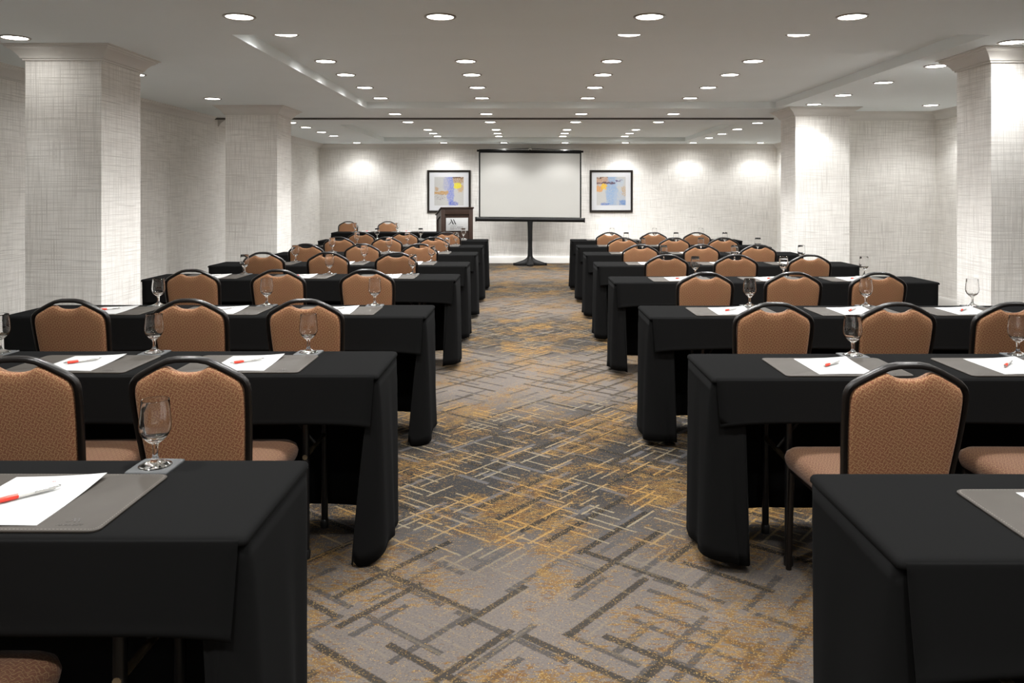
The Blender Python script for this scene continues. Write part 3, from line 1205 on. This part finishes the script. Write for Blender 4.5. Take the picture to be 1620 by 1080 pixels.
seq = [(0.45, 0.028), (0.8, 0.027), (0.93, 0.024), (0.975, 0.017), (0.995, 0.006), (1.0, 0.0), (0.995, -0.007), (0.975, -0.015), (0.93, -0.019), (0.8, -0.021), (0.45, -0.022)]
loft(bm, [ring_at(*q) for q in seq], True, True, True)
bmesh.ops.recalc_face_normals(bm, faces=bm.faces)
BACK_ME = mesh_of('backrest', bm, 'fabric', 180, uv=True)
link('backrest', BACK_ME, CH)

# seat cushion
bm = bmesh.new()


def seat_ring(ins, z, dome=0.0):
    pts = []
    y0, y1 = 0.115 + ins, 0.575 - ins
    for cx, cy, a0, r, in ((0, 0, 0, 0),):
        pass
    w0, w1 = 0.178 - ins, 0.202 - ins
    r = max(0.008, 0.055 - ins * 0.5)
    for (sx, front, a0) in ((1, 0, -90), (1, 1, 0), (-1, 1, 90), (-1, 0, 180)):
        yc = (y1 - r) if front else (y0 + r)
        wx = (w1 if front else w0) - r
        for k in range(7):
            a = math.radians(a0 + 15 * k)
            pts.append((sx * wx + r * math.cos(a), yc + r * math.sin(a), z + 0.012 * (yc - 0.3)))
    return pts


loft(bm, [seat_ring(0.02, 0.400), seat_ring(0.006, 0.402), seat_ring(0.0, 0.415), seat_ring(-0.004, 0.435), seat_ring(0.002, 0.455),
          seat_ring(0.018, 0.468), seat_ring(0.05, 0.476), seat_ring(0.10, 0.480), seat_ring(0.15, 0.481)], True, True, True)
bmesh.ops.recalc_face_normals(bm, faces=bm.faces)
link('seat', mesh_of('seat', bm, 'shaded_seat_fabric', 180, uv=True), CH)
bm = bmesh.new()
loft(bm, [seat_ring(0.022, 0.382), seat_ring(0.014, 0.384), seat_ring(0.014, 0.398), seat_ring(0.022, 0.400)], True, True, True)
bmesh.ops.recalc_face_normals(bm, faces=bm.faces)
link('seat_frame', mesh_of('seat_frame', bm, 'frame', 40), CH)
for s in (-1, 1):
    bm = bmesh.new()
    tube(bm, [(s * 0.165, lean(0.42), 0.42), (s * 0.170, 0.09, 0.36), (s * 0.178, 0.05, 0.18), (s * 0.186, 0.0, 0.0)], 0.0115, 10)
    link('leg', mesh_of('leg', bm, 'frame', 60), CH)
    bm = bmesh.new()
    tube(bm, [(s * 0.175, 0.54, 0.39), (s * 0.176, 0.555, 0.2), (s * 0.177, 0.57, 0.0)], 0.0115, 10)
    link('leg', mesh_of('leg', bm, 'frame', 60), CH)

SEAT = ['aisle seat', 'middle seat', 'wall-side seat']
CHAIRS = {
    ('L', 0): (1.10, [-1.165]),
    ('L', 1): (2.53, [-1.08, -1.63]),
    ('L', 2): (3.93, [-1.097, -1.676, -2.27]),
    ('L', 3): (5.49, [-1.10, -1.717, -2.32]),
    ('L', 4): (7.15, [-1.163, -1.786, -2.37]),
    ('L', 5): (8.40, [-1.115, -1.727, -2.325]),
    ('L', 6): (9.72, [-1.12, -1.70, -2.29]),
    ('L', 7): (10.98, [-1.08, -1.67, -2.28]),
    ('R', 1): (2.44, [1.187, 1.835]),
    ('R', 2): (3.81, [1.204, 1.795, 2.36]),
    ('R', 3): (5.30, [1.215, 1.81, 2.375]),
    ('R', 4): (6.86, [1.235, 1.838, 2.48]),
    ('R', 5): (8.25, [1.21, 1.85, 2.445]),
    ('R', 6): (9.62, [1.20, 1.823, 2.42]),
    ('R', 7): (10.95, [1.18, 1.79, 2.39]),
}
first = True
rnd = random.Random(11)
for (key, r), (y, xs) in CHAIRS.items():
    for i, x in enumerate(xs):
        o = CH if first else copy_tree(CH)
        first = False
        o.location = (x, y + (rnd.uniform(-0.012, 0.012) if r > 1 else 0.0), 0)
        o.rotation_euler = (0, 0, math.radians(rnd.uniform(-1.2, 1.2)))
        o['label'] = 'brown patterned banquet chair, %s, %s %s' % (SEAT[i], ROW[r], SIDES[key]['txt'])
for x, lb in ((-3.44, 'brown banquet chair facing the room behind the presenters\' table, farther from the lectern'),
              (-2.67, 'brown banquet chair facing the room behind the presenters\' table, closer to the lectern')):
    o = copy_tree(CH)
    o.location = (x, 15.42, 0)
    o.rotation_euler = (0, 0, math.pi)
    o['label'] = lb
    o['group'] = 'chairs behind the presenters\' table'

# ------------------------------------------------------------------ place settings
# leather desk pad (local origin: centre)
PW, PD = 0.485, 0.325
bm = bmesh.new()
rr = rrect(-PW / 2, PW / 2, -PD / 2, PD / 2, 0.022, 6)


def flat_ring(k, z):
    return [(x * (1 - k / PW * 2), y * (1 - k / PD * 2), z) for x, y in rr]


loft(bm, [flat_ring(0.001, 0.0), flat_ring(0, 0.0015), flat_ring(0, 0.004), flat_ring(0.0015, 0.0055)], True, True, True)
PAD = thing('desk_pad', '', 'desk pad', (0, 0, 0), 0, 'taupe desk pads on the tables')
link('leather', mesh_of('leather', bm, 'leather', 40), PAD)
bm = bmesh.new()
for d in (0.006,):
    pts = rrect(-PW / 2 + d, PW / 2 - d, -PD / 2 + d, PD / 2 - d, 0.018, 6)
    for i in range(len(pts)):
        a, b = Vector(pts[i]), Vector(pts[(i + 1) % len(pts)])
        ln = (b - a).length
        m = max(1, int(ln / 0.008))
        for k in range(m):
            p = a.lerp(b, (k + 0.2) / m)
            q = a.lerp(b, (k + 0.75) / m)
            dr = (q - p).normalized() * 1.0
            nn = Vector((-dr.y, dr.x)) * 0.0005
            bm.faces.new([bm.verts.new((v.x, v.y, 0.0058)) for v in (p - nn, q - nn, q + nn, p + nn)])
me = mesh_of('stitching', bm, 'stitch')
o = link('stitching', me, PAD)
bm = bmesh.new()
emblem(bm, 0.166, -0.122, 0.020, 0.0054, 0.0006, flat=True)
e = link('embossed_emblem', mesh_of('embossed_emblem', bm, 'emboss'), PAD)
me = text_mesh('embossed_lettering', 'MARRIOTT', 0.011, 'emboss', 0.0008)
link('embossed_lettering', me, PAD, (0.17, -0.136, 0.0056))

# sheet of paper with a lifted corner
bm = bmesh.new()
SW, SD_ = 0.216, 0.279
nx, ny = 12, 14
top, bot = {}, {}
for i in range(nx + 1):
    for j in range(ny + 1):
        u, v = i / nx, j / ny
        lift = 0.010 * max(0.0, (u + v - 1.25) / 0.75) ** 2 + 0.0015 * math.sin(math.pi * u)
        top[i, j] = bm.verts.new((-SW / 2 + SW * u, -SD_ / 2 + SD_ * v, lift + 0.0012))
        bot[i, j] = bm.verts.new((-SW / 2 + SW * u, -SD_ / 2 + SD_ * v, lift))
for i in range(nx):
    for j in range(ny):
        bm.faces.new((top[i, j], top[i + 1, j], top[i + 1, j + 1], top[i, j + 1]))
        bm.faces.new((bot[i, j + 1], bot[i + 1, j + 1], bot[i + 1, j], bot[i, j]))
for i in range(nx):
    bm.faces.new((bot[i, 0], bot[i + 1, 0], top[i + 1, 0], top[i, 0]))
    bm.faces.new((top[i, ny], top[i + 1, ny], bot[i + 1, ny], bot[i, ny]))
for j in range(ny):
    bm.faces.new((top[0, j], top[0, j + 1], bot[0, j + 1], bot[0, j]))
    bm.faces.new((bot[nx, j], bot[nx, j + 1], top[nx, j + 1], top[nx, j]))
PAPER = thing('note_paper', '', 'paper', (0, 0, 0), 0, 'sheets of paper on the desk pads')
link('sheet', mesh_of('sheet', bm, 'paper', 60), PAPER)
bm = bmesh.new()
emblem(bm, 0.0, 0.100, 0.0085, 0.0028, 0.0004, flat=True)
link('printed_emblem', mesh_of('printed_emblem', bm, 'redink'), PAPER)

# pen, lying along local +x, tip at -x
PEN = thing('pen', '', 'pen', (0, 0, 0), 0, 'red and silver pens')


def lathe_x(prof, seg=12, z0=0.0068):
    bm = bmesh.new()
    lathe(bm, prof, seg)
    for v in bm.verts:
        v.co = Vector((v.co.z, v.co.x, v.co.y + z0))
    bmesh.ops.recalc_face_normals(bm, faces=bm.faces)
    return bm


link('tip', mesh_of('tip', lathe_x([(0.0, -0.070), (0.0012, -0.070), (0.0022, -0.064), (0.0042, -0.056), (0.0045, -0.055)]), 'chrome', 50), PEN)
link('grip', mesh_of('grip', lathe_x([(0.0045, -0.055), (0.0058, -0.050), (0.0064, -0.035), (0.0058, -0.017), (0.0055, -0.015)]), 'red', 60), PEN)
link('barrel', mesh_of('barrel', lathe_x([(0.0053, -0.015), (0.0056, 0.0), (0.0055, 0.040), (0.0044, 0.058), (0.0036, 0.060)]), 'silver', 60), PEN)
link('button', mesh_of('button', lathe_x([(0.0026, 0.060), (0.0026, 0.069), (0.0018, 0.071), (0.0, 0.071)]), 'chrome', 50), PEN)
bm = bmesh.new()
tube(bm, [(0.058, -0.004, 0.009), (0.055, -0.0085, 0.010), (0.03, -0.0092, 0.0095), (0.016, -0.0075, 0.0085)], 0.0012, 6)
link('clip', mesh_of('clip', bm, 'chrome', 60), PEN)

# slate coaster
bm = bmesh.new()
cr = random.Random(3)
pts = []
for (a, b) in (((-1, -1), (1, -1)), ((1, -1), (1, 1)), ((1, 1), (-1, 1)), ((-1, 1), (-1, -1))):
    for k in range(10):
        s = k / 10
        pts.append(((a[0] + (b[0] - a[0]) * s) * 0.053 + cr.uniform(-0.0008, 0.0008), (a[1] + (b[1] - a[1]) * s) * 0.053 + cr.uniform(-0.0008, 0.0008)))
for i in (0, 10, 20, 30):
    pts[i] = (pts[i][0] * 0.965, pts[i][1] * 0.965)
loft(bm, [[(x, y, 0.0) for x, y in pts], [(x, y, 0.003) for x, y in pts], [(x * 0.97, y * 0.97, 0.005) for x, y in pts]], True, True, True)
COAST_ME = mesh_of('slate_coaster', bm, 'slate', 30)

# stemmed water goblet
GL = thing('water_goblet', '', 'glass', (0, 0, 0), 0, 'stemmed water glasses')
SEG = 36
bm = bmesh.new()
lathe(bm, [(0.0080, 0.054), (0.0125, 0.0575), (0.021, 0.064), (0.0310, 0.075), (0.0370, 0.088), (0.0388, 0.100), (0.0378, 0.118), (0.0355, 0.140), (0.0335, 0.1640),
           (0.0333, 0.1652), (0.0328, 0.1655), (0.0325, 0.1645), (0.0345, 0.140), (0.0368, 0.118), (0.0378, 0.100), (0.0360, 0.0888), (0.0300, 0.0765), (0.019, 0.0705), (0.009, 0.0680), (0.0, 0.0675)], SEG)
link('bowl', mesh_of('bowl', bm, 'glass', 180), GL)
bm = bmesh.new()
lathe(bm, [(0.0100, 0.0165), (0.0075, 0.022), (0.0062, 0.030), (0.0062, 0.042), (0.0070, 0.050), (0.0080, 0.054)], SEG)
link('stem', mesh_of('stem', bm, 'glass', 180), GL)
bm = bmesh.new()
lathe(bm, [(0.0, 0.0), (0.030, 0.0), (0.0385, 0.0), (0.0395, 0.0012), (0.0385, 0.0028), (0.033, 0.0048), (0.022, 0.0088), (0.0140, 0.0128), (0.0100, 0.0165)], SEG)
link('foot', mesh_of('foot', bm, 'glass', 60), GL)

SETS = {
    ('L', 0): [-1.105], ('L', 1): [-1.11, -1.775, -2.44], ('L', 2): [-1.10, -1.765, -2.43], ('L', 3): [-1.14, -1.855, -2.585],
    ('L', 4): [-1.125, -1.81, -2.51], ('L', 5): [-1.11, -1.80, -2.48], ('L', 6): [-1.115, -1.775, -2.465], ('L', 7): [-1.12, -1.78, -2.45],
    ('R', 0): [1.232], ('R', 1): [1.225, 1.925], ('R', 2): [1.21, 1.92, 2.57], ('R', 3): [1.255, 1.99, 2.66], ('R', 4): [1.25, 1.97, 2.65],
    ('R', 5): [1.24, 1.94, 2.62], ('R', 6): [1.22, 1.90, 2.565], ('R', 7): [1.18, 1.835, 2.55],
}
used = set()


def get(proto, key):
    if key in used:
        return copy_tree(proto)
    used.add(key)
    return proto


coast_first = True


def setting(x, yfar, z, where, off, glass=True, flip=False, seed=0):
    rn = random.Random(seed)
    f = -1 if flip else 1
    yc = yfar - 0.282 if not flip else yfar - 0.175
    a = math.pi if flip else 0.0
    p = get(PAD, 'pad')
    p.location = (x, yc, z)
    p.rotation_euler = (0, 0, a + math.radians(rn.uniform(-0.5, 0.5)))
    p['label'] = 'taupe leather desk pad at the ' + where
    s = get(PAPER, 'paper')
    s.location = (x - 0.005, yc - 0.003, z + 0.0056)
    s.rotation_euler = (0, 0, a + math.radians(rn.uniform(-0.8, 0.8)))
    s['label'] = 'white note paper at the ' + where
    q = get(PEN, 'pen')
    q.location = (x - 0.01, yc + 0.005, z + 0.0088)
    q.rotation_euler = (0, 0, a + math.radians(46 + rn.uniform(-5, 5)))
    q['label'] = 'red and silver pen at the ' + where
    if not glass:
        return
    gy = yfar - 0.060 if not flip else yfar - 0.375
    c = tag(link('slate_coaster', COAST_ME, None, (x + off, gy, z), math.radians(rn.uniform(-3, 3))), 'slate coaster at the ' + where, 'coaster', 'slate coasters')
    g = get(GL, 'glass')
    g.location = (x + off, gy, z + 0.0052)
    g['label'] = 'clear stemmed goblet at the ' + where


k = 0
for (key, r), xs in SETS.items():
    for i, x in enumerate(xs):
        k += 1
        off = 0.178 if key == 'L' else 0.166
        setting(x, SIDES[key]['far'][r], TABLE_Z + 0.0010, '%s, %s %s' % (SEAT[i], ROW[r], SIDES[key]['txt']), off, not (key == 'R' and r == 0), False, k)
setting(-2.93, HYF, TABLE_Z + 0.001, 'presenters\' table, farther from the lectern', -0.15, True, True, 71)
setting(-2.20, HYF, TABLE_Z + 0.001, 'presenters\' table, closer to the lectern', -0.12, True, True, 72)
